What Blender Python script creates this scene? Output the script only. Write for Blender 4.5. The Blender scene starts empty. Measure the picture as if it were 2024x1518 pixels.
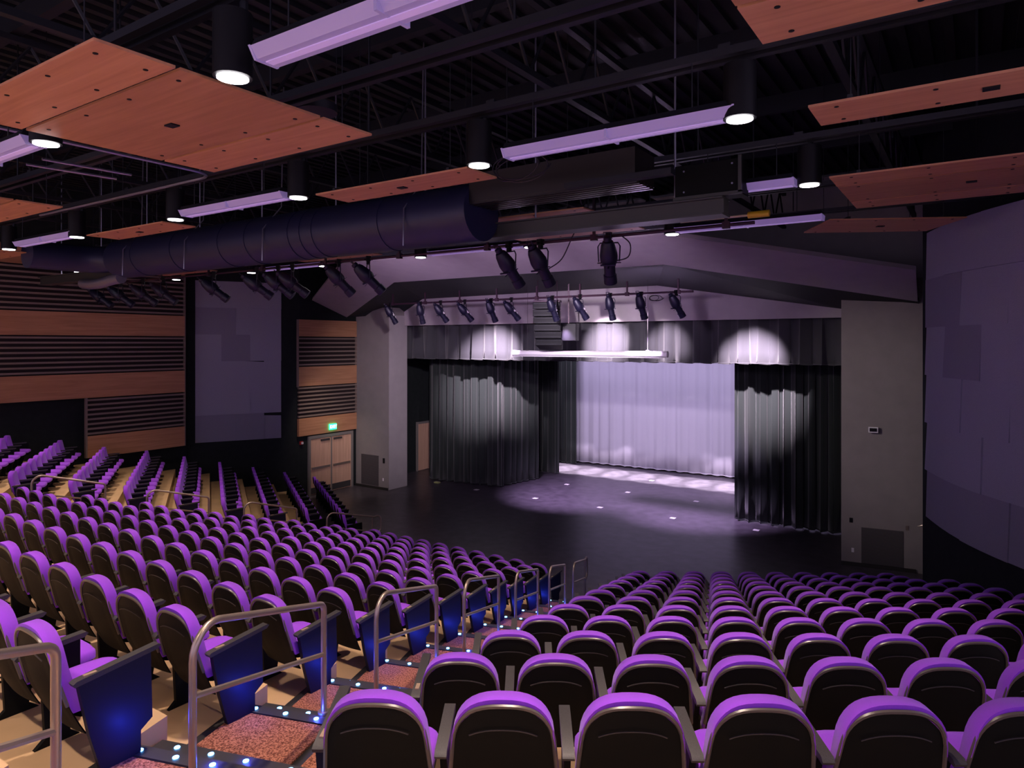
import bpy, math, random
from mathutils import Vector, Matrix
random.seed(7)
sc = bpy.context.scene
COL = sc.collection
PI = math.pi

# ------------------------------------------------------------------ camera, world, exposure
FPX, HORIZ, CX, EYE, YAW = 1367.0, 678.0, 1012.0, 5.8, math.radians(33.9)
cam = bpy.data.cameras.new('camera'); camo = bpy.data.objects.new('camera', cam); COL.objects.link(camo)
camo.location = (0, 0, EYE); camo.rotation_euler = (PI/2, 0, YAW)
cam.sensor_width = 36.0; cam.lens = FPX/2024*36.0
cam.shift_y = -(759-HORIZ)/2024
cam.clip_start = .05; cam.clip_end = 200
sc.camera = camo
sc.view_settings.view_transform = 'Standard'; sc.view_settings.look = 'None'
sc.view_settings.exposure = 1.0; sc.view_settings.gamma = 1.0
w = bpy.data.worlds.new('world'); sc.world = w; w.use_nodes = True
w.node_tree.nodes['Background'].inputs[0].default_value = (.62, .50, .78, 1)
w.node_tree.nodes['Background'].inputs[1].default_value = .62

def lamp(name, kind, loc, energy, color, target=None, **kw):
    l = bpy.data.lights.new(name, kind); l.energy = energy; l.color = color
    for k, v in kw.items(): setattr(l, k, v)
    o = bpy.data.objects.new(name, l); COL.objects.link(o); o.location = loc
    if target is not None:
        o.rotation_euler = (Vector(target)-Vector(loc)).to_track_quat('-Z', 'Y').to_euler()
    return o

DLX = (-1.65, -4.37, -7.28, -10.12, -13.25, -16.1, -19.7)  # last column is added to brighten the far-left tiers
DLY = (2.96, 5.88, 8.79, 11.47)
WARM = (1, .76, .62)
for y in DLY + (0.1, -2.8):
    for x in DLX:
        e = 370 if y < 11 else 180
        if (y > 11 and x > -3) or (y == 8.79 and x == -4.37): continue
        lamp('downlight_lamp', 'SPOT', (x, y, 7.655), e, WARM, (x, y, 0), spot_size=math.radians(78), spot_blend=1, shadow_soft_size=.09)
# stage lamps on the electrics behind the valance, and front of house spots
for i in range(11):
    x = -16.6+i*1.2
    lamp('stage_wash_lamp', 'SPOT', (x, 27.3, 6.7), 95, (.80, .68, 1), (x, 29.7, 2.2), spot_size=math.radians(110), spot_blend=1, shadow_soft_size=.3)
for i in range(8):
    x = -16.4+i*1.25
    lamp('upstage_floor_lamp', 'SPOT', (x, 27.9, 6.7), 5200, (1, .88, 1), (x, 27.95, 0), spot_size=math.radians(21), spot_blend=.35, shadow_soft_size=.1)
for x, tx, tz, e, sz in ((-12.4, -15.3, 5.0, 5600, 34), (-8.9, -10.4, 5.7, 4600, 27), (-8.0, -8.2, 5.6, 1800, 26), (-5.0, -5.6, 5.0, 5200, 34)):
    lamp('valance_spot_lamp', 'SPOT', (x, 17.7, 6.95), e, (1, .80, 1), (tx, 21.4, tz), spot_size=math.radians(sz), spot_blend=1, shadow_soft_size=.06)
lamp('pillar_spot_lamp', 'SPOT', (-9.2, 11.2, 7.2), 1500, (1, .84, .92), (-19.2, 20.2, 3.6), spot_size=math.radians(36), spot_blend=1, shadow_soft_size=.1)
lamp('pillar_spot_lamp', 'SPOT', (-8.2, 11.2, 7.2), 650, (1, .86, .82), (-2.1, 20.0, 3.8), spot_size=math.radians(40), spot_blend=1, shadow_soft_size=.1)
lamp('added_screen_lamp', 'SPOT', (-8.0, 11.2, 7.2), 1900, (1, .85, 1), (-10.1, 19.15, 5.2), spot_size=math.radians(40), spot_blend=1, shadow_soft_size=.1)  # added lamp without a fixture, whitens the projection screen tube
for x, tx in ((-13.2, -12.6), (-10.6, -10.2), (-8.2, -8.0)):
    lamp('stage_floor_lamp', 'SPOT', (x, 18.3, 6.4), 4300, (.78, .55, 1), (tx, 23.6, 0), spot_size=math.radians(50), spot_blend=1, shadow_soft_size=.1)
for x, tx in ((-13.2, -14.5), (-9.2, -12.0), (-5.7, -8.5)):
    lamp('house_front_spot_lamp', 'SPOT', (x, 11.0, 7.0), 330, (.85, .62, 1), (tx, 18, 6.6), spot_size=math.radians(75), spot_blend=1.0, shadow_soft_size=.1)
lamp('added_door_lamp', 'SPOT', (-19.0, 16.6, 6.4), 160, (1, .78, .66), (-20.9, 18.5, 1.0), spot_size=math.radians(50), spot_blend=.8, shadow_soft_size=.1)  # added hidden spot, no fixture, brightens the double doors

# ------------------------------------------------------------------ materials
def mat(name, col, rough=.6, metal=0, emit=None, es=0, spec=.5, noise=0, nscale=40, bump=0, bscale=200, trans=0, sheen=0):
    m = bpy.data.materials.new(name); m.use_nodes = True
    nt = m.node_tree; b = nt.nodes['Principled BSDF']
    b.inputs['Base Color'].default_value = (*col, 1); b.inputs['Roughness'].default_value = rough
    b.inputs['Metallic'].default_value = metal; b.inputs['Specular IOR Level'].default_value = spec
    if sheen: b.inputs['Sheen Weight'].default_value = sheen
    if trans: b.inputs['Transmission Weight'].default_value = trans
    if emit: b.inputs['Emission Color'].default_value = (*emit, 1); b.inputs['Emission Strength'].default_value = es
    tc = nt.nodes.new('ShaderNodeTexCoord')
    if noise:
        n = nt.nodes.new('ShaderNodeTexNoise'); n.inputs['Scale'].default_value = nscale; n.inputs['Detail'].default_value = 4
        nt.links.new(tc.outputs['Object'], n.inputs['Vector'])
        r = nt.nodes.new('ShaderNodeMapRange'); r.inputs[1].default_value = .3; r.inputs[2].default_value = .7
        r.inputs[3].default_value = 1-noise; r.inputs[4].default_value = 1+noise
        nt.links.new(n.outputs['Fac'], r.inputs[0])
        mx = nt.nodes.new('ShaderNodeVectorMath'); mx.operation = 'SCALE'; mx.inputs[0].default_value = col
        nt.links.new(r.outputs[0], mx.inputs['Scale']); nt.links.new(mx.outputs[0], b.inputs['Base Color'])
    if bump:
        n2 = nt.nodes.new('ShaderNodeTexNoise'); n2.inputs['Scale'].default_value = bscale
        nt.links.new(tc.outputs['Object'], n2.inputs['Vector'])
        bp = nt.nodes.new('ShaderNodeBump'); bp.inputs['Strength'].default_value = bump; bp.inputs['Distance'].default_value = .01
        nt.links.new(n2.outputs['Fac'], bp.inputs['Height']); nt.links.new(bp.outputs[0], b.inputs['Normal'])
    return m

def wood(name, c1, c2, axis='X', rough=.42):
    m = bpy.data.materials.new(name); m.use_nodes = True
    nt = m.node_tree; b = nt.nodes['Principled BSDF']; b.inputs['Roughness'].default_value = rough
    b.inputs['Specular IOR Level'].default_value = .3
    tc = nt.nodes.new('ShaderNodeTexCoord'); mp = nt.nodes.new('ShaderNodeMapping')
    s = {'X': (.5, 9, 9), 'Y': (9, .5, 9), 'Z': (9, 9, .5)}[axis]
    mp.inputs['Scale'].default_value = s
    n = nt.nodes.new('ShaderNodeTexNoise'); n.inputs['Scale'].default_value = 1.6; n.inputs['Detail'].default_value = 7; n.inputs['Distortion'].default_value = .6
    cr = nt.nodes.new('ShaderNodeValToRGB')
    cr.color_ramp.elements[0].position = .3; cr.color_ramp.elements[0].color = (*c1, 1)
    cr.color_ramp.elements[1].position = .7; cr.color_ramp.elements[1].color = (*c2, 1)
    nt.links.new(tc.outputs['Object'], mp.inputs[0]); nt.links.new(mp.outputs[0], n.inputs['Vector'])
    nt.links.new(n.outputs['Fac'], cr.inputs[0]); nt.links.new(cr.outputs[0], b.inputs['Base Color'])
    return m

M = {}
M['purple'] = mat('purple_fabric', (.31, .062, .78), .85, spec=.15, noise=.06, nscale=300, bump=.15, bscale=900, sheen=.15)
M['shell'] = mat('black_plastic_shell', (.0075, .0085, .008), .55, spec=.08)
M['rim'] = mat('shell_rim_plastic', (.10, .085, .075), .32, spec=.6)
M['arm'] = mat('armrest_grey', (.045, .042, .045), .5, spec=.4, noise=.2, nscale=200)
M['panel'] = mat('aisle_panel_navy', (.012, .013, .03), .5, spec=.15)
M['plate'] = mat('number_plate_metal', (.75, .55, .4), .3, .6)
M['steel'] = mat('brushed_steel', (.44, .36, .30), .36, .75)
M['concrete'] = mat('tan_concrete_floor', (.60, .40, .22), .6, noise=.10, nscale=2.0)
M['darkedge'] = mat('dark_stair_edge', (.022, .02, .018), .5)
M['led'] = mat('blue_led', (.2, .5, 1), .4, emit=(.10, .42, 1), es=9)
M['stagefloor'] = mat('black_stage_floor', (.075, .064, .082), .36, spec=.5, noise=.3, nscale=3.0)
M['darkwall'] = mat('charcoal_wall', (.020, .024, .026), .85, spec=.1, noise=.1, nscale=6, bump=.2, bscale=60)
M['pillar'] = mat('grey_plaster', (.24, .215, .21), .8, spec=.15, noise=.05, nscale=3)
M['pillar2'] = mat('light_grey_plaster', (.40, .36, .38), .8, spec=.15, noise=.04, nscale=3)  # header and canopy; also the painted lit tone of the left pillar's inner face
M['grille'] = mat('dark_grille', (.05, .045, .048), .7)
M['wood_y'] = wood('wall_birch_veneer', (.42, .20, .105), (.56, .28, .155), 'Y')
M['wood_x2'] = wood('ceiling_birch_veneer_dark', (.35, .155, .08), (.46, .22, .12), 'X')
M['wood_x'] = wood('ceiling_birch_veneer', (.44, .20, .105), (.58, .28, .155), 'X')
M['slat'] = mat('slat_wood_dark', (.24, .18, .15), .6)
M['slatback'] = mat('slat_backing', (.018, .008, .010), .8)
M['acoustic'] = mat('grey_acoustic_tile', (.36, .36, .44), .95, spec=.05, noise=.10, nscale=120, bump=.6, bscale=160)
M['acoustic2'] = mat('grey_acoustic_tile_b', (.28, .275, .345), .95, spec=.05, noise=.10, nscale=120, bump=.6, bscale=160)
M['deck'] = mat('black_deck', (.012, .014, .018), .7)
M['truss'] = mat('black_steel', (.012, .013, .019), .5, .2)
M['duct'] = mat('navy_painted_duct', (.016, .018, .058), .45, .1)
M['beam'] = mat('green_grey_beam', (.05, .052, .046), .45, .2)
M['conduit'] = mat('galvanised_conduit', (.35, .34, .42), .35, .8)
M['black'] = mat('black_metal', (.006, .006, .008), .5, spec=.2)
M['lampbody'] = mat('black_spotlight_body', (.012, .011, .032), .42, .2)
M['pipe'] = mat('dark_purple_pipe', (.045, .018, .035), .45, .3)
M['glint'] = mat('painted_glint', (.8, .74, .8), .45, .1)  # near-white colour carries the highlights on the small spotlight fittings
M['lens'] = mat('diffuser_lens', (.30, .26, .40), .35, emit=(.45, .30, .80), es=.10)
M['tube'] = mat('painted_highlight', (.6, .5, .75), .4, emit=(.55, .36, .9), es=.14)  # glow for the highlight streak along the diffuser
M['white'] = mat('white_enamel', (.75, .72, .75), .4)
M['yellow'] = mat('yellow_tag', (.85, .55, .03), .5)
M['glow'] = mat('downlight_glow', (1, 1, 1), .5, emit=(1, .96, 1), es=6)
M['exit'] = mat('exit_green', (.0, .3, .1), .5, emit=(.02, .75, .22), es=2.2)
M['exitw'] = mat('exit_letter_glow', (.9, 1, .9), .5, emit=(.75, 1, .8), es=3)
M['doorwood'] = wood('door_veneer', (.60, .36, .25), (.74, .47, .34), 'Z', .5)
M['doorframe'] = mat('grey_door_frame', (.22, .20, .19), .5)
M['tape'] = mat('white_spike_tape', (.75, .72, .75), .6)
M['drape'] = mat('black_velour', (.024, .030, .028), .9, spec=.1, sheen=.3)
M['valance'] = mat('grey_black_velour', (.055, .055, .062), .85, spec=.12, sheen=.3)
M['backdrape'] = mat('pale_grey_drape', (.48, .46, .55), .85, spec=.1)
M['cable'] = mat('cable_rubber', (.015, .012, .018), .6)
M['projdark'] = mat('dark_ribbed_metal', (.07, .06, .055), .30, .8)
# carpet
def carpet():
    m = bpy.data.materials.new('red_brown_stair_carpet'); m.use_nodes = True
    nt = m.node_tree; b = nt.nodes['Principled BSDF']; b.inputs['Roughness'].default_value = .95; b.inputs['Specular IOR Level'].default_value = .1
    tc = nt.nodes.new('ShaderNodeTexCoord'); n = nt.nodes.new('ShaderNodeTexNoise'); n.inputs['Scale'].default_value = 85; n.inputs['Detail'].default_value = 3
    cr = nt.nodes.new('ShaderNodeValToRGB'); e = cr.color_ramp.elements
    e[0].position = .38; e[0].color = (.11, .038, .022, 1); e[1].position = .62; e[1].color = (.42, .17, .10, 1)
    nt.links.new(tc.outputs['Object'], n.inputs['Vector']); nt.links.new(n.outputs['Fac'], cr.inputs[0]); nt.links.new(cr.outputs[0], b.inputs['Base Color'])
    return m
M['carpet'] = carpet()

# ------------------------------------------------------------------ mesh helpers
class MB:
    def __init__(s): s.v = []; s.f = []
    def add(s, vs, fs):
        b = len(s.v); s.v += [tuple(v) for v in vs]; s.f += [tuple(b+i for i in f) for f in fs]; return s
    def box(s, x0, x1, y0, y1, z0, z1, T=None):
        vs = [(x, y, z) for z in (z0, z1) for y in (y0, y1) for x in (x0, x1)]
        if T is not None: vs = [T @ Vector(v) for v in vs]
        return s.add(vs, [(0, 2, 3, 1), (4, 5, 7, 6), (0, 1, 5, 4), (2, 6, 7, 3), (0, 4, 6, 2), (1, 3, 7, 5)])
    def prism(s, poly, d, T=None):          # poly: 3D points (planar), d: extrusion vector
        n = len(poly); d = Vector(d); a = [Vector(p) for p in poly]; b = [p+d for p in a]
        vs = a+b
        if T is not None: vs = [T @ v for v in vs]
        return s.add(vs, [tuple(range(n-1, -1, -1)), tuple(range(n, 2*n))]+[(i, (i+1) % n, n+(i+1) % n, n+i) for i in range(n)])
    def tube(s, path, r, n=8, closed=False, T=None):
        P = [Vector(p) for p in path]; N = len(P); rs = r if isinstance(r, (list, tuple)) else [r]*N
        rings = []; up = None
        for i in range(N):
            if closed: t = P[(i+1) % N]-P[i-1]
            else: t = (P[min(i+1, N-1)]-P[max(i-1, 0)])
            t.normalize()
            if up is None: up = t.orthogonal().normalized()
            up = (up-t*up.dot(t)); 
            if up.length < 1e-6: up = t.orthogonal()
            up.normalize(); sd = t.cross(up)
            rings.append([P[i]+(up*math.cos(2*PI*j/n)+sd*math.sin(2*PI*j/n))*rs[i] for j in range(n)])
        vs = [v for rg in rings for v in rg]
        if T is not None: vs = [T @ v for v in vs]
        fs = []
        for i in range(N if closed else N-1):
            a = i*n; b = ((i+1) % N)*n
            for j in range(n): fs.append((a+j, a+(j+1) % n, b+(j+1) % n, b+j))
        if not closed: fs += [tuple(range(n-1, -1, -1)), tuple((N-1)*n+j for j in range(n))]
        return s.add(vs, fs)
    def grid(s, fn, nu, nv, closeu=False, T=None):
        vs = [fn(i/nu, j/nv) for j in range(nv+1) for i in range(nu+1)]
        if T is not None: vs = [T @ Vector(v) for v in vs]
        return s.add(vs, [(j*(nu+1)+i, j*(nu+1)+i+1, (j+1)*(nu+1)+i+1, (j+1)*(nu+1)+i) for j in range(nv) for i in range(nu)])
    def mesh(s, name, m, smooth=True, ang=40):
        me = bpy.data.meshes.new(name); me.from_pydata(s.v, [], s.f); me.update(); me.materials.append(m)
        if smooth:
            me.polygons.foreach_set('use_smooth', [True]*len(me.polygons))
            me.set_sharp_from_angle(angle=math.radians(ang))
        return me
    def build(s, name, m, parent=None, smooth=True, bevel=0, ang=40):
        o = bpy.data.objects.new(name, s.mesh(name, m, smooth, ang)); COL.objects.link(o)
        if parent is not None: o.parent = parent
        if bevel:
            b = o.modifiers.new('bevel', 'BEVEL'); b.width = bevel; b.segments = 2; b.limit_method = 'ANGLE'
        return o
def empty(name, loc=(0, 0, 0), rz=0, label=None, cat=None, group=None):
    o = bpy.data.objects.new(name, None); COL.objects.link(o); o.empty_display_size = .1
    o.location = loc; o.rotation_euler = (0, 0, rz); tag(o, label, cat, group); return o
def tag(o, label=None, cat=None, group=None, kind=None):
    if label: o['label'] = label
    if cat: o['category'] = cat
    if group: o['group'] = group
    if kind: o['kind'] = kind
    return o
def struct(o, label=None):
    o['kind'] = 'structure'
    if label: o['label'] = label
    return o
def copy_tree(o, parent=None):
    c = o.copy(); COL.objects.link(c); c.parent = parent
    for ch in o.children: copy_tree(ch, c)
    return c
def Tz(x, y, z, rz=0): return Matrix.Translation((x, y, z)) @ Matrix.Rotation(rz, 4, 'Z')
def px_of(X, Y, Z):
    C, S = math.cos(YAW), math.sin(YAW); lat = C*X+S*Y; D = -S*X+C*Y
    if D < .3: return (-9999, -9999, D)
    return (CX+FPX*lat/D, HORIZ+FPX*(EYE-Z)/D, D)

# ------------------------------------------------------------------ seating geometry
CW = (-10.646, 24.669)
def rk(k): return 12.08+1.097*k            # radius of a row's backrests along the aisle centre line
def zk(k): return .2977*k+.0003*k*k
def rin(k): return rk(k)-.82
TH = .5665                                  # side blocks are turned by this angle
NX, NY = -math.sin(TH), math.cos(TH); TX, TY = NY, -NX
def midY(k): return 13.073-1.0312*k
def sideN(k): return 14.937-1.0747*k
def PO(r, psi, off=0.0):
    return (CW[0]+r*math.sin(psi)+off*math.cos(psi), CW[1]-r*math.cos(psi)+off*math.sin(psi))
A1, A2 = .309, -.309
X0 = -10.66
SX = -11.05
# inner outline of the hall (x, y), left then right
def hall_left(y):   # x of left wall at y
    if y > 17.05: return -21.05
    if y > 13.6: return -21.05-(17.05-y)/(17.05-13.6)*1.85
    return -22.72
def hall_right(y):
    if y > 17.0: return -.95
    if y > 13.2: return -.95+(17.0-y)/(3.8)*2.0
    if y > 6: return 1.15
    return 4.5
def inside(x, y, m=0.0): return hall_left(y)+m < x < hall_right(y)-m

# ------------------------------------------------------------------ shell: floor, tiers, walls
o = MB().box(-23.6, 5.0, -6, 33, -.3, 0).build('floor', M['stagefloor'], smooth=False)
struct(o, 'dark glossy flat floor running from the stage to the front row')
def clipx(pt, dx, dy):
    # walk from pt along (dx, dy) until the hall wall
    t = 0.0
    while t < 14 and inside(pt[0]+dx*(t+.05), pt[1]+dy*(t+.05), -.06) and pt[1]+dy*t > -5: t += .05
    return (pt[0]+dx*t, pt[1]+dy*t)
def on_aisle(psi, off, nx, ny, N):
    # point of the line nx*x+ny*y=N on the aisle border
    bx, by = CW[0]+off*math.cos(psi), CW[1]+off*math.sin(psi); dx, dy = math.sin(psi), -math.cos(psi)
    r = (N-nx*bx-ny*by)/(nx*dx+ny*dy); return (bx+r*dx, by+r*dy)
def front_line(k, d=.82):
    y = midY(k)+d; N = sideN(k)+d
    r1 = on_aisle(A1, .86, NX, NY, N); er = clipx(r1, TX, TY)
    l1 = on_aisle(A2, -.86, -NX, NY, N-2*NX*X0+0.0) if False else None
    l1 = (2*X0-r1[0], r1[1]); el = clipx(l1, -TX, TY)
    return [(el, l1), (on_aisle(A2, .86, 0, 1, y), on_aisle(A1, -.86, 0, 1, y)), (r1, er)]
for k in range(1, 15):
    a = front_line(k); b = front_line(k+1) if k < 14 else front_line(k, -2.6); z = zk(k)
    for i in range(3):
        q = [a[i][0], a[i][1], b[i][1], b[i][0]]; mb = MB()
        mb.prism([(x, y, z-.42 if k > 1 else 0) for x, y in q], (0, 0, .42 if k > 1 else z))
        struct(mb.build('floor', M['concrete'], smooth=False), 'tan concrete seating tier step')

# walls (thin boxes between plan points)
def wallseg(name, a, b, z0, z1, m, th=.2, side=1, label=None):
    a = Vector((*a, 0)); b = Vector((*b, 0)); d = (b-a).normalized(); nrm = Vector((-d.y, d.x, 0))*th*side
    o = MB().prism([a+Vector((0, 0, z0)), b+Vector((0, 0, z0)), b+Vector((0, 0, z1)), a+Vector((0, 0, z1))], nrm).build(name, m, smooth=False)
    return struct(o, label)
TOP = 10.6
wallseg('wall_left', (-21.05, 33), (-21.05, 17.05), 0, TOP, M['darkwall'], side=-1)
wallseg('wall_left', (-21.05, 17.05), (-22.9, 13.6), 0, TOP, M['darkwall'], side=-1)
wallseg('wall_left', (-22.72, 13.6), (-22.72, -3.5), 0, TOP, M['darkwall'], side=-1)
wallseg('wall_right', (-.95, 33), (-.95, 17.0), 0, TOP, M['darkwall'], side=1)
wallseg('wall_right', (-.95, 17.0), (1.05, 13.2), 0, TOP, M['darkwall'], side=1)
wallseg('wall_right', (1.15, 13.2), (1.15, 7.0), 0, TOP, M['darkwall'], side=1)
wallseg('wall_back', (-21.05, 31.2), (-.95, 31.2), 0, TOP, M['darkwall'], side=1)
# proscenium wall with header above the opening
wallseg('wall_proscenium', (-20.9, 20.75), (-.95, 20.75), 6.50, 10.4, M['pillar2'], th=.25, side=1, label='pale grey header wall above the stage opening')
# pillars
PL = [(-21.0, 19.85), (-19.18, 19.85), (-19.18, 20.9), (-21.0, 20.9)]
PR = [(-2.95, 19.88), (-1.27, 20.15), (-1.0, 20.2), (-1.0, 20.95), (-2.95, 20.95)]
for P_, zt in ((PL, 7.2), (PR, 7.45)):
    o = MB().prism([(x, y, 0) for x, y in P_], (0, 0, zt)).build('wall_proscenium', M['pillar'] if P_ is PR else M['pillar'], smooth=False)
    struct(o, 'grey proscenium pillar beside the stage opening')
o = MB().box(-19.2, -19.165, 19.87, 20.9, .02, 6.9).build('wall_proscenium', M['pillar2'], smooth=False)  # thin paler skin, the light on this face is put into its colour
struct(o, 'inner face of the left proscenium pillar, painted paler as lit')
for (x0, y0, x1, y1) in ((-21.0, 19.83, -19.18, 19.83), (-2.95, 19.86, -1.27, 20.13)):
    wallseg('baseboard_front', (x0, y0), (x1, y1), 0, .1, M['darkedge'], th=.02, side=-1)

# ceiling deck with ribs
mb = MB().box(-23.6, 5, -6, 33, 10.5, 10.7)
for i in range(95):
    x = -23.2+i*.3
    mb.box(x, x+.12, -6, 20.5, 10.42, 10.52)
struct(mb.build('ceiling', M['deck'], smooth=False), 'black ribbed steel roof deck')

# ------------------------------------------------------------------ fascia in front of the proscenium
LOW = [(-21.0, 19.35, 6.83), (-15.65, 16.45, 7.76), (-6.5, 16.45, 7.76), (-1.22, 19.9, 6.83)]
UPP = [(-21.0, 17.6, 7.43), (-16.27, 14.75, 8.25), (-5.83, 14.75, 8.23), (-1.15, 18.2, 7.46)]
vs = []
for l_, u_ in zip(LOW, UPP):
    l_, u_ = Vector(l_), Vector(u_); vs += [l_, u_, l_+Vector((0, .04, .1)), u_+Vector((0, .04, .1))]
fs = []
for i in range(3):
    a, b = i*4, i*4+4
    fs += [(a, b, b+1, a+1), (a+2, a+3, b+3, b+2), (a, a+2, b+2, b), (a+1, b+1, b+3, a+3)]
fs += [(0, 1, 3, 2), (12, 14, 15, 13)]
struct(MB().add(vs, fs).build('trim_1', M['pillar2'], smooth=False), 'lavender grey bent canopy band above the stage front')
F = [(-21.0, 19.4, 6.85), (-15.65, 16.5, 7.79), (-6.5, 16.5, 7.79), (-1.2, 19.95, 6.86)]
B = [(-1.2, 20.74, 6.60), (-3.1, 20.74, 6.74), (-8.4, 20.74, 7.62), (-18.2, 20.74, 7.54), (-19.4, 20.74, 6.95), (-21.0, 20.74, 6.90)]
vs = F+B
struct(MB().add(vs, [(0, 9, 8), (0, 8, 7, 1), (1, 7, 6, 2), (2, 6, 5, 3), (3, 5, 4)]).build('trim_2', M['deck'], smooth=False), 'dark sloping soffit behind the canopy band')
bpy.data.objects['trim_2'].modifiers.new('thick', 'SOLIDIFY').thickness = .08

# ------------------------------------------------------------------ wall finishes, left side
def slat_panel(xw, y0, y1, rows, label, ext=None):
    """rows: list of (kind, z0, z1) on plane x=xw facing +X"""
    root = empty('slatted_wall_panel', (xw, y0, 0), 0, label, 'wall panel')
    L = y1-y0
    for kind, z0, z1, ya, yb in rows:
        ya -= y0; yb -= y0
        if kind == 'b':
            MB().box(0, .10, ya, yb, z0, z1).build('veneer_board', M['wood_y'], root, smooth=False)
        else:
            MB().box(0, .02, ya+.02, yb-.02, z0, z1).build('backing', M['slatback'], root, smooth=False)
            n = max(3, round((z1-z0)/.155)); mb = MB()
            for i in range(n):
                zc = z0+(i+.5)*(z1-z0)/n
                mb.box(.02, .095, ya, yb, zc-.028, zc+.028)
            mb.build('slats', M['slat'], root, smooth=False)
    mb = MB(); z0 = min(r[1] for r in rows); z1 = max(r[2] for r in rows)
    mb.box(0, .105, L, L+.03, z0, z1); mb.box(0, .105, min(r[3] for r in rows)-y0-.03, min(r[3] for r in rows)-y0, max(4.15, z0), z1)
    mb.build('edge_strip', M['slat'], root, smooth=False)
    return root
slat_panel(-22.52, -1.0, 13.35, [('b', 2.30, 2.96, 10.25, 13.35), ('s', 2.96, 4.13, 10.25, 13.35), ('b', 4.13, 4.86, -1, 13.35), ('s', 4.86, 6.03, -1, 13.35),
    ('b', 6.03, 6.72, -1, 13.35), ('s', 6.72, 8.05, -1, 13.35), ('b', 8.05, 8.6, -1, 13.35)], 'large wood veneer and slat panel on the left wall nearest the seats')
MB().box(-22.52, -22.42, 10.2, 10.25, 2.3, 4.13).build('x', M['slat'])
bpy.data.objects['x'].name = 'edge_strip'; _e = bpy.data.objects['edge_strip.001'] if 'edge_strip.001' in bpy.data.objects else bpy.data.objects['edge_strip']
for ob in list(bpy.data.objects):
    if ob.name.startswith('edge_strip') and ob.parent is None:
        root = [q for q in bpy.data.objects if q.name == 'slatted_wall_panel'][0]
        ob.parent = root; ob.location = (-root.location.x, -root.location.y, 0)
slat_panel(-21.05, 16.95, 19.84, [('b', 2.31, 2.97, 16.95, 19.84), ('s', 2.97, 4.18, 16.95, 19.84), ('b', 4.18, 4.9, 16.95, 19.84), ('s', 4.9, 6.05, 16.95, 19.84), ('b', 6.05, 6.68, 16.95, 19.84)],
    'narrow wood veneer and slat panel above the double doors')

def acoustic_wall(a, b, z0, z1, side, label, bow=0.0, ncol=3):
    a = Vector((*a, 0)); b = Vector((*b, 0)); d = (b-a); L = d.length; d.normalize(); nr = Vector((-d.y, d.x, 0))*side
    root = empty('acoustic_wall_panel', (a.x, a.y, z0), 0, label, 'acoustic panel')
    rnd = random.Random(3); rows = 6
    H = z1-z0
    def pt(s, z, off): return Vector(((d*s+nr*(off+bow*math.sin(PI*s/L))).x, (d*s+nr*(off+bow*math.sin(PI*s/L))).y, z))
    c = 0
    for r in range(rows):
        za, zb = H*r/rows, H*(r+1)/rows
        cuts = [0]+[L*(i+(.38 if r % 2 else -.12)+.5)/ncol for i in range(ncol) if .15 < (i+(.38 if r % 2 else -.12)+.5)/ncol < .92]+[L]
        for i in range(len(cuts)-1):
            th = .06+rnd.random()*.05; tilt = rnd.random()*.05
            n = 4; mb = MB(); vs = []
            for j in range(n+1):
                s = cuts[i]+(cuts[i+1]-cuts[i])*j/n
                vs += [pt(s, za, 0), pt(s, zb, 0), pt(s, za, th+tilt), pt(s, zb, th)]
            fs = []
            for j in range(n):
                p = j*4; q = p+4; fs += [(p+2, q+2, q+3, p+3), (p, p+1, q+1, q), (p+1, p+3, q+3, q+1), (p, q, q+2, p+2)]
            fs += [(0, 2, 3, 1), (n*4, n*4+1, n*4+3, n*4+2)]
            mb.add(vs, fs).build('acoustic_tile', M['acoustic'] if rnd.random() > .4 else M['acoustic2'], root, smooth=False); c += 1
    return root
acoustic_wall((-22.78, 13.95), (-21.42, 16.5), 2.30, 8.0, -1, 'tall grey acoustic tile panel on the left wall between the two wood panels')
acoustic_wall((-.78, 16.55), (1.0, 13.15), 2.25, 8.05, -1, 'large bowed grey acoustic tile panel on the right side wall', bow=.22)

# double doors on the left wall
def door_leaf(root, y0, y1, hand):
    d = MB().box(0, .045, y0, y1, .02, 2.13).build('door_leaf', M['doorwood'], root, smooth=False)
    MB().box(.045, .085, y0+.06, y1-.06, .98, 1.06).build('panic_bar', M['steel'], d, smooth=False)
    MB().box(.045, .05, y0+.02, y1-.02, .04, .28).build('kick_plate', M['grille'], d, smooth=False)
    MB().box(.045, .09, y0+(.5 if hand > 0 else .08), y1-(.08 if hand > 0 else .5), 2.02, 2.09).build('door_closer', M['grille'], d, smooth=False)
door = empty('door_1', (-21.04, 17.42, 0)); struct(door, 'pair of wood veneer double doors below the exit sign')
f = MB(); f.box(0, .08, 0, .1, 0, 2.26); f.box(0, .08, 2.15, 2.25, 0, 2.26); f.box(0, .08, .1, 2.15, 2.15, 2.26); f.box(0, .07, 1.10, 1.15, .02, 2.15)
f.build('door_frame', M['doorframe'], door, smooth=False)
door_leaf(door, .1, 1.1, 1); door_leaf(door, 1.15, 2.15, -1)
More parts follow.
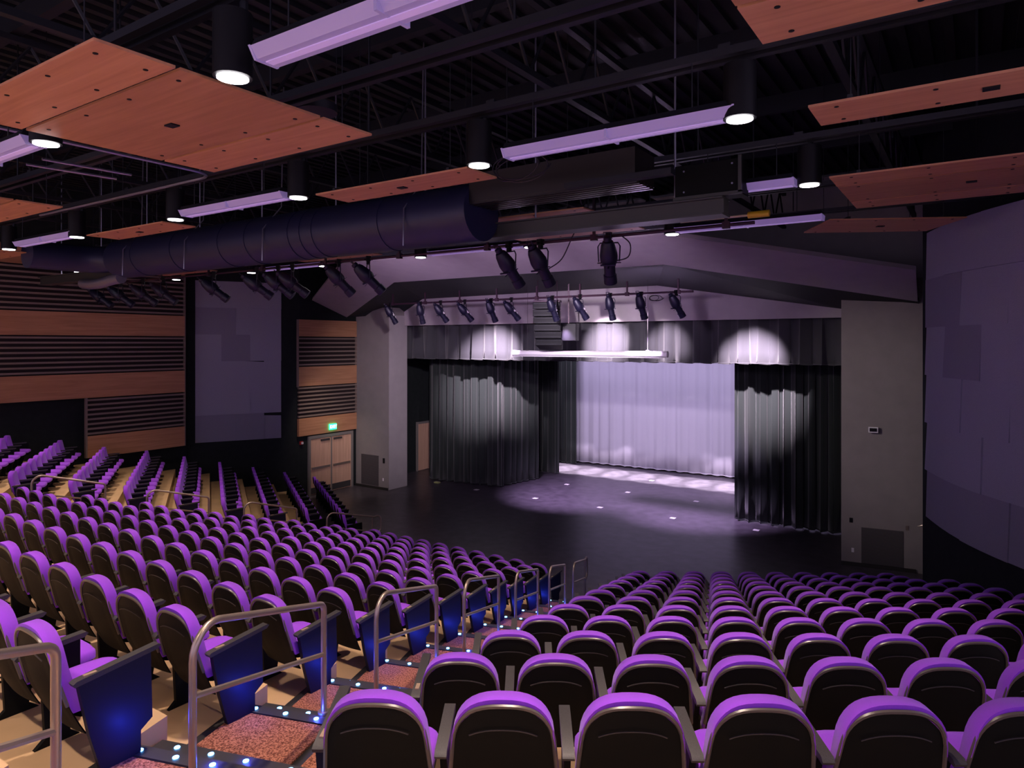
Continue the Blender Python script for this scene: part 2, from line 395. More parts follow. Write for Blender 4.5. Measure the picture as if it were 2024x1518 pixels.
# exit sign
ex = empty('exit_sign', (-21.0, 18.55, 2.42), 0, 'small green lit exit sign above the left double doors', 'sign')
MB().box(.06, .12, -.17, .17, 0, .22).build('sign_case', M['exit'], ex, smooth=False)
MB().box(-.04, .06, -.03, .03, .08, .14).build('wall_bracket', M['black'], ex, smooth=False)
cu = bpy.data.curves.new('exit_letters', 'FONT'); cu.body = 'EXIT'; cu.size = .17; cu.align_x = 'CENTER'; cu.align_y = 'CENTER'; cu.extrude = .003
t = bpy.data.objects.new('tmp', cu); COL.objects.link(t)
dg = bpy.context.evaluated_depsgraph_get(); me = bpy.data.meshes.new_from_object(t.evaluated_get(dg)); bpy.data.objects.remove(t)
me.materials.clear(); me.materials.append(M['exitw'])
t = bpy.data.objects.new('exit_lettering', me); COL.objects.link(t); t.parent = ex; t.location = (.124, 0, .11); t.rotation_euler = (PI/2, 0, PI/2)
# fire strobe by the doors
st = empty('fire_alarm_strobe', (-21.05, 17.12, 2.05), 0, 'small red and white fire strobe on the wall left of the double doors', 'alarm')
MB().box(0, .05, -.07, .07, -.06, .06).build('red_housing', mat('alarm_red', (.35, .02, .02), .4), st, smooth=False)
MB().box(.05, .09, -.03, .05, -.04, .04).build('strobe_lens', M['white'], st, smooth=False)

# stage-left door leaf seen past the left pillar, and its switches
dw = empty('door_2', (-21.04, 23.6, 0)); struct(dw, 'narrow wood door on the dark stage wall behind the left pillar')
MB().box(0, .05, 0, 1.0, .02, 2.13).build('door_leaf', M['doorwood'], dw, smooth=False)
f = MB(); f.box(0, .08, -.08, 0, 0, 2.22); f.box(0, .08, 1.0, 1.08, 0, 2.22); f.box(0, .08, 0, 1.0, 2.13, 2.22); f.build('door_frame', M['doorframe'], dw, smooth=False)
for (y, z, n) in ((21.62, 1.23, 'upper'), (22.3, 1.25, 'middle'), (21.62, .35, 'low')):
    o = MB().box(-21.05, -21.03, y-.06, y+.06, z-.06, z+.06).build('wall_switch', M['white'], bevel=.004)
    tag(o, {'upper': 'white wall switch on the dark stage wall just past the left pillar', 'middle': 'white wall switch nearer the narrow stage door', 'low': 'white wall outlet low on the dark stage wall'}[n], 'switch')

# things on the pillars
def pillar_thing(name, m, P0, P1, s0, s1, z0, z1, th, label, cat):
    a = Vector((*P0, 0)); b = Vector((*P1, 0)); d = (b-a).normalized(); nr = Vector((d.y, -d.x, 0))
    p = [a+d*s0+Vector((0, 0, z0)), a+d*s1+Vector((0, 0, z0)), a+d*s1+Vector((0, 0, z1)), a+d*s0+Vector((0, 0, z1))]
    o = MB().prism(p, nr*th).build(name, m, smooth=False, bevel=.004 if th > .015 else 0); tag(o, label, cat); return o
def grille(P0, P1, s0, s1, z0, z1, label):
    a = Vector((*P0, 0)); b = Vector((*P1, 0)); d = (b-a).normalized(); nr = Vector((d.y, -d.x, 0)); rz = math.atan2(d.y, d.x)
    root = empty('speaker_grille', (a.x, a.y, 0), rz, label, 'grille')
    MB().box(s0, s1, -.012, 0, z0, z1).build('mesh_backing', M['grille'], root, smooth=False)
    mb = MB(); n = 26
    for i in range(n):
        z = z0+(i+.5)*(z1-z0)/n; mb.box(s0, s1, -.02, -.012, z-.008, z+.008)
    mb.build('louvre_bars', mat('grille_bars', (.085, .075, .078), .7), root, smooth=False)
L0, L1, R0_, R1_ = PL[0], PL[1], PR[0], PR[1]
grille(L0, L1, .32, 1.28, .12, 1.32, 'dark square vent grille low on the left pillar')
grille(R0_, R1_, .47, 1.42, .10, 1.02, 'dark square vent grille low on the right pillar')
pillar_thing('wall_outlet', M['white'], R0_, R1_, .24, .30, .35, .46, .012, 'small white outlet low on the right pillar', 'outlet')
pillar_thing('wall_plate', M['black'], R0_, R1_, .19, .27, 1.12, 1.24, .012, 'small black plate on the right pillar above the outlet', 'wall plate')
pillar_thing('wall_switch', M['steel'], R0_, R1_, 1.47, 1.54, 1.06, 1.17, .012, 'small grey switch near the outer edge of the right pillar', 'switch')
pillar_thing('wall_outlet', M['white'], L0, L1, 1.50, 1.56, .35, .46, .012, 'small white outlet low on the left pillar right of the vent', 'outlet')
pillar_thing('wall_plate', M['black'], L0, L1, 1.52, 1.62, 1.05, 1.25, .02, 'small black plate on the left pillar right of the vent', 'wall plate')
clk = empty('wall_camera', (0, 0, 0), 0, 'small white framed black device mounted high on the right pillar', 'camera')
a = Vector((*R0_, 0)); d = (Vector((*R1_, 0))-a).normalized(); rz = math.atan2(d.y, d.x)
clk.location = a+d*.74+Vector((0, 0, 3.57)); clk.rotation_euler = (0, 0, rz)
MB().box(-.11, .11, -.10, -.06, -.07, .07).build('white_frame', M['white'], clk, smooth=False)
MB().box(-.085, .085, -.108, -.10, -.045, .045).build('black_face', M['black'], clk, smooth=False)
MB().box(-.03, .03, -.06, 0, -.03, .03).build('mount_arm', M['grille'], clk, smooth=False)
# wall phone-like handle at right pillar edge
fe = empty('door_closer_bracket', (-1.0, 20.02, 1.22), 0, 'small pale bracket on the outer edge of the right pillar', 'bracket')
MB().tube([(-.22, -.02, 0), (-.12, -.06, .05), (0, -.06, .07)], .015).build('bracket_arm', M['steel'], fe)
MB().box(-.03, .03, -.08, .06, -.1, .02).build('bracket_box', mat('maroon_box', (.06, .01, .02), .5), fe, smooth=False)

# ------------------------------------------------------------------ curtains
def drape(name, p0, p1, z0, z1, m, waves, amp, label, cat, seed=0, nz=8, group=None, flare=.0):
    rnd = random.Random(seed); a = Vector((*p0, 0)); b = Vector((*p1, 0)); d = b-a; L = d.length; d.normalize(); nr = Vector((d.y, -d.x, 0))
    ph = [rnd.random()*6.28 for _ in range(4)]; N = int(waves*10)
    def off(u, v):
        t = u*waves*2*PI
        w_ = math.sin(t+.7*math.sin(u*waves*1.9+ph[0])+ph[1])
        w_ = math.copysign(abs(w_)**.75, w_)
        w2 = .35*math.sin(t*.5+ph[2]+v*1.3)+.25*math.sin(t*2.1+ph[3])
        return amp*(w_+w2)*(.75+.35*(1-v))
    def fn(u, v):
        s = u*L+amp*.4*math.sin(u*waves*2*PI*2+ph[1])
        p = a+d*s+nr*off(u, v)
        zb = z0+.02*math.sin(u*waves*2*PI+ph[2]) if v == 0 else z0+(z1-z0)*v
        return (p.x, p.y, zb)
    o = MB().grid(fn, N, nz).build(name, m, ang=180)
    md = o.modifiers.new('thickness', 'SOLIDIFY'); md.thickness = .012
    # hem
    h = MB().tube([(fn(i/N, 0)[0], fn(i/N, 0)[1], z0+.025) for i in range(N+1)], .016, 5).build('hem', m, o)
    tag(o, label, cat, group); return o
drape('valance_curtain', (-19.6, 21.12), (-2.6, 21.12), 5.17, 6.62, M['valance'], 29, .12, 'pleated dark valance curtain hanging across the top of the stage opening', 'curtain', 2, nz=4)
drape('stage_leg_curtain', (-19.35, 22.45), (-15.85, 22.85), .03, 6.9, M['drape'], 9, .11, 'black pleated leg curtain nearest the left pillar', 'curtain', 3)
drape('stage_leg_curtain', (-15.95, 22.95), (-15.55, 25.1), .03, 6.9, M['drape'], 6, .06, 'black curtain turned edge-on behind the left leg curtain', 'curtain', 4)
drape('stage_leg_curtain', (-18.6, 26.3), (-15.35, 26.6), .03, 6.9, M['drape'], 11, .07, 'black leg curtain further upstage on the left', 'curtain', 5)
drape('stage_leg_curtain', (-19.8, 28.9), (-15.9, 29.2), .03, 6.9, M['drape'], 14, .07, 'dark narrow leg curtain beside the pale backdrop', 'curtain', 8)
drape('stage_leg_curtain', (-6.58, 22.9), (-2.3, 22.9), .03, 6.9, M['drape'], 12, .11, 'black pleated leg curtain at the right of the stage opening', 'curtain', 6)
drape('backdrop_curtain', (-18.0, 29.55), (-4.0, 29.95), .06, 6.9, M['backdrape'], 26, .042, 'pale lavender grey backdrop curtain at the rear of the stage', 'curtain', 7)
drape('upstage_border_curtain', (-19.8, 25.4), (-2.3, 25.4), 5.25, 6.9, M['drape'], 40, .05, 'black border curtain hidden behind the valance upstage', 'curtain', 9, nz=3)

# spike marks on the stage floor
for (x, y, lab) in ((-16.41, 21.91, 'white floor mark on the front line nearest the left leg curtain'), (-13.68, 21.92, 'white floor mark second from the left on the front line'), (-11.03, 21.98, 'white floor mark at the centre of the front line'),
        (-8.36, 21.99, 'white floor mark on the front line left of the right leg curtain'), (-5.67, 22.01, 'white floor mark in front of the right leg curtain'), (-11.25, 24.82, 'white floor mark at the centre of the middle line'),
        (-8.53, 24.79, 'white floor mark right of centre on the middle line'), (-11.37, 27.48, 'white floor mark on the bright upstage floor'), (-13.95, 24.8, 'white floor mark left of centre on the middle line')):
    o = MB().box(x-.09, x+.09, y-.09, y+.09, .001, .005).build('floor_mark', M['tape'], smooth=False)
    tag(o, lab, 'floor mark')
fl_ = empty('ghost_light_box', (-18.55, 22.05, 0), 0, 'small yellow-green lit box on the floor below the left leg curtain', 'floor box')
MB().box(-.12, .12, -.08, .08, 0, .05).build('box_body', mat('olive_box', (.35, .38, .15), .5), fl_, smooth=False, bevel=.01)
MB().box(-.10, .10, -.06, .06, .05, .056).build('box_lid', mat('olive_lid', (.65, .65, .3), .5), fl_, smooth=False)

# ------------------------------------------------------------------ seats
SEATH = .85
def hwz(s):      # top height as a function of s in [-1,1]
    return .65+(.85-.65)*(max(0, 1-abs(s)**2.6))**(1/2.6)
def yback(z):    # back surface profile: leaning back, curving forward at the bottom
    t = (.85-z)/.62
    return .0+.02*t+.17*t*t
def shell_mesh(cush):
    S = 14; Rz = 10; HW = .25 if not cush else .256
    zb = .24 if not cush else .40
    ext = 0.0 if not cush else .028
    def P_(u, v, side):
        # u across, v up ; side 0 = rear, 1 = front
        s = -math.cos(u*PI); z = zb+(hwz(s)*(1)+ext-zb)*v
        taper = 1-.10*max(0, (.5-z)/.26) if not cush else 1
        x = s*HW*taper*(.885+.115*min(1, max(0, (.80-z)/.38)))
        e = (max(0, 1-abs(s)**4)*(1-v**6 if cush else 1))
        if not cush:
            y = yback(z)+(.0 if side == 0 else .028)-.012*(1-abs(s)**3)*(side == 0)*0
            if side == 0:
                rec = 1 if (abs(s) < .72 and z < .85-.13-.05*abs(s)**2 and z > .3) else 0
                y += .006*rec - .035*(1-s*s)*.6+.02
            return (x, y, z)
        y0 = yback(z)+.024
        y = y0+(0 if side == 0 else .065+.025*e)
        if side == 0 and z > hwz(s)-.03: y = y0-.018
        return (x, y, z)
    mb = MB(); nu = 18; nv = 12
    vs = []; 
    for side in (0, 1):
        for j in range(nv+1):
            for i in range(nu+1):
                vs.append(P_(i/nu, j/nv, side))
    W = nu+1; B = (nv+1)*W; fs = []
    for j in range(nv):
        for i in range(nu):
            fs.append((j*W+i, (j+1)*W+i, (j+1)*W+i+1, j*W+i+1)[::-1]); fs.append((B+j*W+i, B+(j+1)*W+i, B+(j+1)*W+i+1, B+j*W+i+1))
    for i in range(nu):
        fs.append((i, i+1, B+i+1, B+i)[::-1]); t = nv*W; fs.append((t+i, t+i+1, B+t+i+1, B+t+i))
    for j in range(nv):
        fs.append((j*W, B+j*W, B+(j+1)*W, (j+1)*W)[::-1]); r = nu; fs.append((j*W+r, B+j*W+r, B+(j+1)*W+r, (j+1)*W+r))
    return mb.add(vs, fs)
def rim_mesh():
    pts = []
    for i in range(21):
        u = .02+.96*i/20; s = -math.cos(u*PI); z = hwz(s); 
        pts.append((s*.251*(.885+.115*min(1, max(0, (.80-z)/.38))), yback(z)+.0-.021*(1-s*s)+.012+.004, z+.002))
    pts = [(-.252, yback(.45)+.014, .45)]+pts+[(.252, yback(.45)+.014, .45)]
    return MB().tube(pts, .0105, 6)
def arc_line():
    pts = []
    for i in range(13):
        s = -.62+1.24*i/12; z = .85-.105-.10*abs(s)**2.4
        pts.append((s*.25, yback(z)-.021*(1-s*s)+.010, z))
    return MB().tube(pts, .0035, 4)
def round_pad(x0, x1, y0, y1, z0, z1, crown=.03):
    def fn(u, v, top):
        a = -math.cos(u*PI); b = -math.cos(v*PI)
        n_ = 5
        k = 1/max(1e-6, (abs(a)**n_+abs(b)**n_)**(1/n_)) if (abs(a)+abs(b)) > 0 else 1
        m_ = max(abs(a), abs(b)); k = min(k*m_, 1)
        x = (x0+x1)/2+(x1-x0)/2*a*k; y = (y0+y1)/2+(y1-y0)/2*b*k
        return x, y, (z1+crown*(1-a*a)*(1-b*b) if top else z0)
    N = 8; mb = MB(); vs = []
    for top in (0, 1):
        for j in range(N+1):
            for i in range(N+1):
                x, y, z = fn(i/N, j/N, top); 
                if top and (i in (0, N) or j in (0, N)): z -= .02
                vs.append((x, y, z))
    W = N+1; B = W*W; fs = []
    for j in range(N):
        for i in range(N):
            fs.append((j*W+i, (j+1)*W+i, (j+1)*W+i+1, j*W+i+1)); fs.append((B+j*W+i, B+j*W+i+1, B+(j+1)*W+i+1, B+(j+1)*W+i))
    for i in range(N):
        fs.append((i, i+1, B+i+1, B+i)); t = N*W; fs.append((t+i+1, t+i, B+t+i, B+t+i+1))
        fs.append(((i+1)*W, i*W, B+i*W, B+(i+1)*W)); fs.append((i*W+N, (i+1)*W+N, B+(i+1)*W+N, B+i*W+N))
    return mb.add(vs, fs)
def arm_prof(x, w_=.028, mid=True):
    if mid: return MB().prism([(x-w_, .04, .585), (x-w_, .42, .605), (x-w_, .445, .625), (x-w_, .43, .637), (x-w_, .05, .617), (x-w_, .03, .60)], (2*w_, 0, 0))
    return MB().prism([(x-w_, .11, .565), (x-w_, .58, .615), (x-w_, .60, .635), (x-w_, .585, .645), (x-w_, .12, .597), (x-w_, .10, .585)], (2*w_, 0, 0))
ME = {
 'shell': shell_mesh(False).mesh('backrest_shell', M['shell'], ang=50),
 'rim': rim_mesh().mesh('shell_rim', M['rim']),
 'line': arc_line().mesh('shell_moulding', M['arm']),
 'bc': shell_mesh(True).mesh('backrest_cushion', M['purple'], ang=80),
 'sc': round_pad(-.235, .235, .155, .57, .40, .455, .035).mesh('seat_cushion', M['purple'], ang=60),
 'pan': round_pad(-.225, .225, .17, .555, .335, .40, 0).mesh('seat_pan', M['shell']),
}
def seat_common(root):
    def c(n, key, par):
        o = bpy.data.objects.new(n, ME[key]); COL.objects.link(o); o.parent = par; return o
    s = c('backrest_shell', 'shell', root); c('shell_rim', 'rim', s); c('shell_moulding', 'line', s)
    c('backrest_cushion', 'bc', root); c('seat_cushion', 'sc', root); c('seat_pan', 'pan', root)
_am = {}
def arm_parts(root, side, aisle):
    x = .2875*side
    key = (side, aisle)
    if key not in _am:
        pad = arm_prof(x, mid=not aisle).mesh('armrest', M['arm'])
        if aisle:
            t0 = x-.02
            sup = MB().prism([(t0, .13, .567), (t0, .54, .61), (t0, .55, .21), (t0, .48, .16), (t0, .48, 0), (t0, .26, 0), (t0, .19, .26)], (.04, 0, 0)).mesh('aisle_panel', M['panel'])
            pl = MB().box(x-.012, x+.012, .165, .235, .6015, .609).mesh('number_plate', M['plate'], smooth=False)
        else:
            sup = MB().prism([(x-.016, .12, .58), (x-.016, .40, .60), (x-.016, .40, .42), (x-.016, .34, .05), (x-.016, .40, 0), (x-.016, .14, 0), (x-.016, .20, .05), (x-.016, .18, .42)], (.032, 0, 0)).mesh('arm_support', M['shell'])
            pl = None
        _am[key] = (pad, sup, pl)
    pad, sup, pl = _am[key]
    p = bpy.data.objects.new('armrest', pad); COL.objects.link(p); p.parent = root
    q = bpy.data.objects.new('aisle_panel' if aisle else 'arm_support', sup); COL.objects.link(q); q.parent = root
    if pl: r = bpy.data.objects.new('number_plate', pl); COL.objects.link(r); r.parent = p

ORD = ['nearest', 'second', 'third', 'fourth', 'fifth', 'sixth', 'seventh', 'eighth', 'ninth', 'tenth', 'eleventh', 'twelfth', 'thirteenth', 'fourteenth', 'fifteenth', 'sixteenth', 'seventeenth', 'eighteenth', 'nineteenth', 'twentieth', 'twenty-first', 'twenty-second', 'twenty-third', 'twenty-fourth', 'twenty-fifth']
def place_list():
    out = []
    for k in range(12):
        y = midY(k); xr = -8.129+.3315*k; xl = 2*X0-xr
        n = round((xr-xl)/.58); st = (xr-xl)/n
        for i in range(n+1): out.append(('middle', k, i, n, xr-i*st, y, 0.0))
        N = sideN(k); t0 = 2.379-.2803*k
        L_ = []
        for i in range(24):
            t = t0+i*.585; x, y = NX*N+TX*t, NY*N+TY*t; x2, y2 = x+NX*.6, y+NY*.6
            if not (inside(x, y, .48) and inside(x2, y2, .48)): break
            L_.append((x, y))
        for i, (x, y) in enumerate(L_): out.append(('right', k, i, len(L_)-1, x, y, TH))
        L_ = []
        for i in range(11):
            t = t0+i*.585; x, y = 2*X0-(NX*N+TX*t), NY*N+TY*t
            if not inside(x, y, .45): break
            L_.append((x, y))
        for i, (x, y) in enumerate(L_): out.append(('left', k, i, len(L_)-1, x, y, -TH))
    return out
cand = []
for (blk, k, i, n, x, y, psi) in place_list():
    u, v, D = px_of(x, y, zk(k)+.85)
    if D < 1 or u < -110-150/D or u > 2090+300/D or v > 1750: continue
    cand.append((D, blk, k, i, n, psi, x, y))
cand.sort()
single = set(id(c) for c in cand[:300])
stuff = []
for c in cand:
    D, blk, k, i, n, psi, x, y = c
    T = Tz(x, y, zk(k), psi)
    # aisle sides: in seat coords +x is to the right looking to the stage = increasing psi
    ends = []
    if blk == 'middle': L_a, R_a = (i == n), (i == 0)
    elif blk == 'right': L_a, R_a = (i == 0), False
    else: L_a, R_a = (i == n), (i == 0)
    if id(c) in single:
        row = 11-k
        rn = 'back row' if row == 0 else ('front row' if k == 0 else ORD[row]+' row from back')
        st_ = 'far' if blk == 'left' else 'near'
        pos = 'seat beside the %s stairs' % st_ if i == 0 else ORD[i]+' seat from the %s stairs' % st_
        bl = {'middle': 'centre block', 'right': 'right block', 'left': 'far left block'}[blk]
        root = empty('auditorium_seat', (x, y, zk(k)), psi, 'purple %s, %s of the %s' % (pos, rn, bl), 'seat', 'purple seats in the %s' % bl)
        seat_common(root)
        arm_parts(root, -1, L_a)
        if i == (n if blk == 'right' else 0) or R_a: arm_parts(root, 1, R_a)
    else: stuff.append((T, L_a, R_a, i, n, blk))
if stuff:
    def merge(keys, name, m):
        mb = MB()
        for T, la, ra, i, n, blk in stuff:
            for me in keys: mb.add([T @ v.co for v in me.vertices], [tuple(p.vertices) for p in me.polygons])
        return mb.build(name, m, ang=60)
    root = empty('distant_auditorium_seats', (0, 0, 0), 0, 'remaining rows of small purple seats farthest away in the far left block', 'seats'); root['kind'] = 'stuff'
    root.empty_display_size = .1
    mb1 = MB(); mb2 = MB(); mb3 = MB()
    armn, supn = arm_prof(-.2875), MB().prism([(-.30, .16, .57), (-.30, .50, .61), (-.30, .46, .42), (-.30, .34, .05), (-.30, .40, 0), (-.30, .14, 0), (-.30, .18, .42)], (.032, 0, 0))
    for T, la, ra, i, n, blk in stuff:
        for me in (ME['bc'], ME['sc']): mb1.add([T @ v.co for v in me.vertices], [tuple(p.vertices) for p in me.polygons])
        for me in (ME['shell'], ME['pan']): mb2.add([T @ v.co for v in me.vertices], [tuple(p.vertices) for p in me.polygons])
        mb2.add([T @ Vector(v) for v in supn.v], supn.f); mb3.add([T @ Vector(v) for v in armn.v], armn.f)
        if ra:
            sp = MB().prism([(.27, .12, .565), (.27, .555, .612), (.27, .57, .17), (.27, .44, .09), (.27, .44, 0), (.27, .17, 0)], (.04, 0, 0)); mb2.add([T @ Vector(v) for v in sp.v], sp.f)
    for mb, nme, m in ((mb1, 'purple_cushions', M['purple']), (mb2, 'black_shells', M['shell']), (mb3, 'armrests', M['arm'])):
        q = mb.build(nme, m, root, ang=60); q['kind'] = 'stuff'

# ------------------------------------------------------------------ aisle stairs with lit nosings
mat_nose = mat('nosing_rubber', (.035, .033, .035), .45)
LEDM = MB().tube([(0, 0, 0), (0, 0, .005)], .018, 10).mesh('led_light', M['led'], smooth=False)
def stairs2(psi, label, kmax, lights):
    root = empty('aisle_stairs', (CW[0], CW[1], 0), psi, label, 'stairs')
    farled = MB()
    for k in range(1, kmax):
        z = zk(k); r0 = rin(k); r1 = rin(k+1); zp = zk(k-1)
        for (ra, rb, zz, zb) in ((r0, r1-.30, z, max(0, z-.45)), (r0-.30, r0, (z+zp)/2, max(0, zp-.3))):
            step = MB().box(-.86, .86, -rb, -ra, zb, zz+.012).build('stair_step', M['darkedge'], root, smooth=False)
            for (xa, xb) in ((-.78, -.03), (.05, .78)):
                MB().box(xa, xb, -rb+.01, -(ra+.085), zz+.012, zz+.024).build('carpet_tread', M['carpet'], step, smooth=False)
            no = MB().box(-.84, .84, -ra-.075, -ra+.02, zz+.012, zz+.030).build('step_nosing', mat_nose, step, smooth=False)
            if lights:
                for x in (-.68, -.42, -.16, .16, .42, .68):
                    if k < 7: farled.tube([(x, -ra-.028, zz+.030), (x, -ra-.028, zz+.035)], .021, 8); continue
                    q = bpy.data.objects.new('led_light', LEDM); COL.objects.link(q); q.parent = step; q.location = (x, -ra-.028, zz+.030)
    if lights: farled.build('led_light', M['led'], root, smooth=False)['kind'] = 'stuff'
    return root
stairs2(A1, 'carpeted aisle stairs with blue step lights between the centre and right seats', 15, True)
stairs2(A2, 'carpeted aisle stairs between the centre and far left seats', 9, False)
for k in range(1, 14):
    for (r, z, e) in ((rin(k), zk(k), 1.0), (rin(k)-.30, (zk(k)+zk(k-1))/2, .6)):
        x, y = PO(r+.02, A1, -.16)
        lamp('step_led_lamp', 'POINT', (x, y, z+.06), .55*e, (.03, .05, 1), shadow_soft_size=.012)
    if k < 12:
        lamp('added_panel_lamp', 'POINT', (-8.129+.3315*k+.43, midY(k)+.40, zk(k)+.22), 1.3, (.03, .05, 1), shadow_soft_size=.02)  # added bodiless blue lamp that makes the glow on the aisle panel

# ------------------------------------------------------------------ handrails
def handrail(psi, k, label, special=False, off=-.15):
    ra, rb = rin(k)+.20, rin(k-1)-.06
    za, zb = zk(k), zk(k-1)
    
    p = PO(ra, psi, off); root = empty('handrail', (p[0], p[1], za+.012), psi, label, 'handrail', 'steel handrails along the aisle stairs')
    L = ra-rb; dz = zb-za
    def arc(c, r, a0, a1, n=7): return [(0, c[0]+r*math.cos(a0+(a1-a0)*i/n), c[1]+r*math.sin(a0+(a1-a0)*i/n)) for i in range(n+1)]
    sl = math.atan2(dz, L); H = .86; R = .17; r2 = .07
    path = [(0, 0, 0)]+arc((R, H-R*1.0), R, PI, PI/2+sl)
    e = (0, L, dz+H)
    if not special:
        path += arc((L-r2, dz+H-r2-.01), r2, PI/2+sl, 0, 5)+[(0, L, dz)]
        MB().tube(path, .0215, 10).build('rail_frame', M['steel'], root)
    else:
        path += [(0, L+.05, dz+H)]+arc((L+.14, dz+H-.1), .12, PI/2, 0, 5)+[(0, L+.26, dz+.56)]+arc((L+.16, dz+.52), .1, 0, -PI/2, 5)+[(0, L, dz+.42)]
        MB().tube(path, .0215, 10).build('rail_frame', M['steel'], root)
        MB().tube([(0, L, dz), (0, L, dz+H-.02)], .019, 10).build('post', M['steel'], root)
    MB().tube([(0, .01, .50), (0, L-.01, dz+.46)], .018, 8).build('mid_rail', M['steel'], root)
    mb = MB(); 
    mb.tube([(0, 0, .02), (0, 0, .035)], .045, 12); mb.tube([(0, L, dz+.02), (0, L, dz+.035)], .045, 12)
    mb.build('floor_flange', M['steel'], root)
names = {13: 'steel handrail cut off at the lower left corner, nearest the viewer', 11: 'large steel handrail beside the nearest aisle seat of the right block', 9: 'third steel handrail down the near aisle', 7: 'fourth steel handrail down the near aisle',
         5: 'fifth steel handrail down the near aisle', 3: 'small steel handrail second from the stage in the near aisle', 1: 'small looped steel handrail at the bottom of the near aisle'}
for k in names: handrail(A1, k, names[k], special=(k == 1))
names2 = {7: 'leftmost steel handrail in the far aisle', 5: 'second steel handrail from the left in the far aisle', 3: 'third steel handrail from the left in the far aisle', 1: 'looped steel handrail at the stage end of the far aisle'}
for k in names2: handrail(A2, k, names2[k], special=(k == 1))

# ------------------------------------------------------------------ ceiling: clouds, lights, struts, trusses
BOLT = MB().tube([(0, 0, -.004), (0, 0, .002)], .018, 8).mesh('fixing_bolt', M['black'], smooth=False)
def cloud(x0, x1, y0, y1, cuts, label, z=7.70, rz=0, c=None):
    cx_, cy_ = (x0+x1)/2, (y0+y1)/2
    root = empty('ceiling_cloud', (cx_, cy_, z), rz, label, 'ceiling panel')
    ys = [y0]+cuts+[y1]
    for i in range(len(ys)-1):
        b = MB().box(x0-cx_, x1-cx_, ys[i]-cy_+.018, ys[i+1]-cy_-.018, 0, .02).build('veneer_board', M['wood_x2' if len(ys) == 4 and i == 1 else 'wood_x'], root, smooth=False)
        yy = (ys[i]+.12, ys[i+1]-.12)
        for y in yy:
            for t in (.08, .36, .64, .92):
                x = x0+(x1-x0)*t
                q = bpy.data.objects.new('fixing_bolt', BOLT); COL.objects.link(q); q.parent = b; q.location = (x-cx_, y-cy_, 0)
    MB().box(-.05, .06, -.03, .05, -.012, .0).build('sprinkler_head', M['black'], root, smooth=False)
    for x in (x0-cx_+.3, x1-cx_-.3):
        hr = MB().box(x-.02, x+.02, y0-cy_+.05, y1-cy_-.05, .02, .06).build('hanger_rail', M['truss'], root, smooth=False)
        for y in (y0-cy_+.1, y1-cy_-.1): MB().tube([(x, y, .05), (x, y, 2.75)], .005, 5).build('hanger_rod', M['truss'], hr, smooth=False)
COLS = [(-19.1, -16.65), (-13.1, -10.65), (-7.05, -4.6), (-1.13, 1.3)]
cn = ['far left', 'left', 'middle', 'right']
for j, (x0, x1) in enumerate(COLS):
    cloud(x0, x1, 2.12, 4.56, [2.69, 3.96], 'three board wood ceiling panel in the row nearest the viewer, %s column' % cn[j])
    cloud(x0, x1, 5.95, 6.55, [], 'narrow single board wood ceiling panel in the %s column' % cn[j])
    cloud(x0-(.28 if j == 3 else 0), x1, 8.63, 10.85, [9.2, 10.3], 'wood ceiling panel in the row farthest from the viewer, %s column' % cn[j])
cloud(-2.3, -.3, 12.0, 13.3, [], 'angled wood ceiling panel near the right acoustic wall', rz=math.radians(28))

def troffer(x, y, label, L=1.15):
    root = empty('fluorescent_fixture', (x, y, 7.735), 0, label, 'ceiling light', 'strip lights on the ceiling')
    MB().prism([(-L, -.13, .03), (-L, .13, .03), (-L, .10, .09), (-L, -.10, .09)], (2*L, 0, 0)).build('housing', M['truss'], root, smooth=False)
    MB().prism([(-L, -.135, .03), (-L, -.085, -.045), (-L, .085, -.045), (-L, .135, .03)], (2*L, 0, 0)).build('diffuser', M['lens'], root, smooth=False)
    MB().box(-L+.02, L-.02, -.03, .03, -.052, -.045).build('highlight_strip', M['tube'], root, smooth=False)  # glowing strip standing in for the highlight on the diffuser
    mb = MB()
    for a in (-L-.02, L): mb.prism([(a, -.14, .035), (a, -.09, -.05), (a, .09, -.05), (a, .14, .035)], (.02, 0, 0))
    mb.box(-.012, .012, -.14, .14, -.048, .032)
    mb.build('end_cap', M['lens'], root, smooth=False)
    for a in (-.7*L, .7*L): MB().tube([(a, -.1, .08), (a, -.1, .52)], .006, 5).build('hanger_rod', M['truss'], root)
rn_ = {2.96: 'first', 5.88: 'second', 8.79: 'third', 11.47: 'last'}
for y in DLY:
    for x, cnm in ((-14.4, 'leftmost'), (-8.65, 'middle'), (-2.83, 'right-hand')):
        if y == 11.47 and x > -5: x = -3.12
        if y == 8.79 and x > -5: troffer(-2.42, y, 'short lavender strip light beside the flat black cabinet in the third ceiling row', .60); continue
        troffer(x, y, 'long lavender strip light, %s in the %s row of ceiling lights from the viewer' % (cnm, rn_[y]))
xn = ['first', 'second', 'third', 'fourth', 'fifth', 'sixth', 'seventh']
for y in DLY:
    for i, x in enumerate(DLX):
        if (y > 11 and x > -3) or (y == 8.79 and x == -4.37): continue
        root = empty('downlight', (x, y, 7.68), 0, 'round bright downlight, %s from the right in the %s row of ceiling lights' % (xn[i], rn_[y]), 'ceiling light', 'round downlights on the ceiling')
        mb = MB(); mb.tube([(0, 0, 0), (0, 0, .45)], .135, 20); 
        # hollow look: ring + glowing disc
        mb2 = MB().tube([(0, 0, -.012), (0, 0, -.003)], .108, 20); 
        mb.build('can_housing', M['black'], root); mb2.build('glowing_lens', M['glow'], root)
        MB().tube([(0, .09, .44), (0, .09, .62)], .03, 6).build('stem', M['truss'], root)
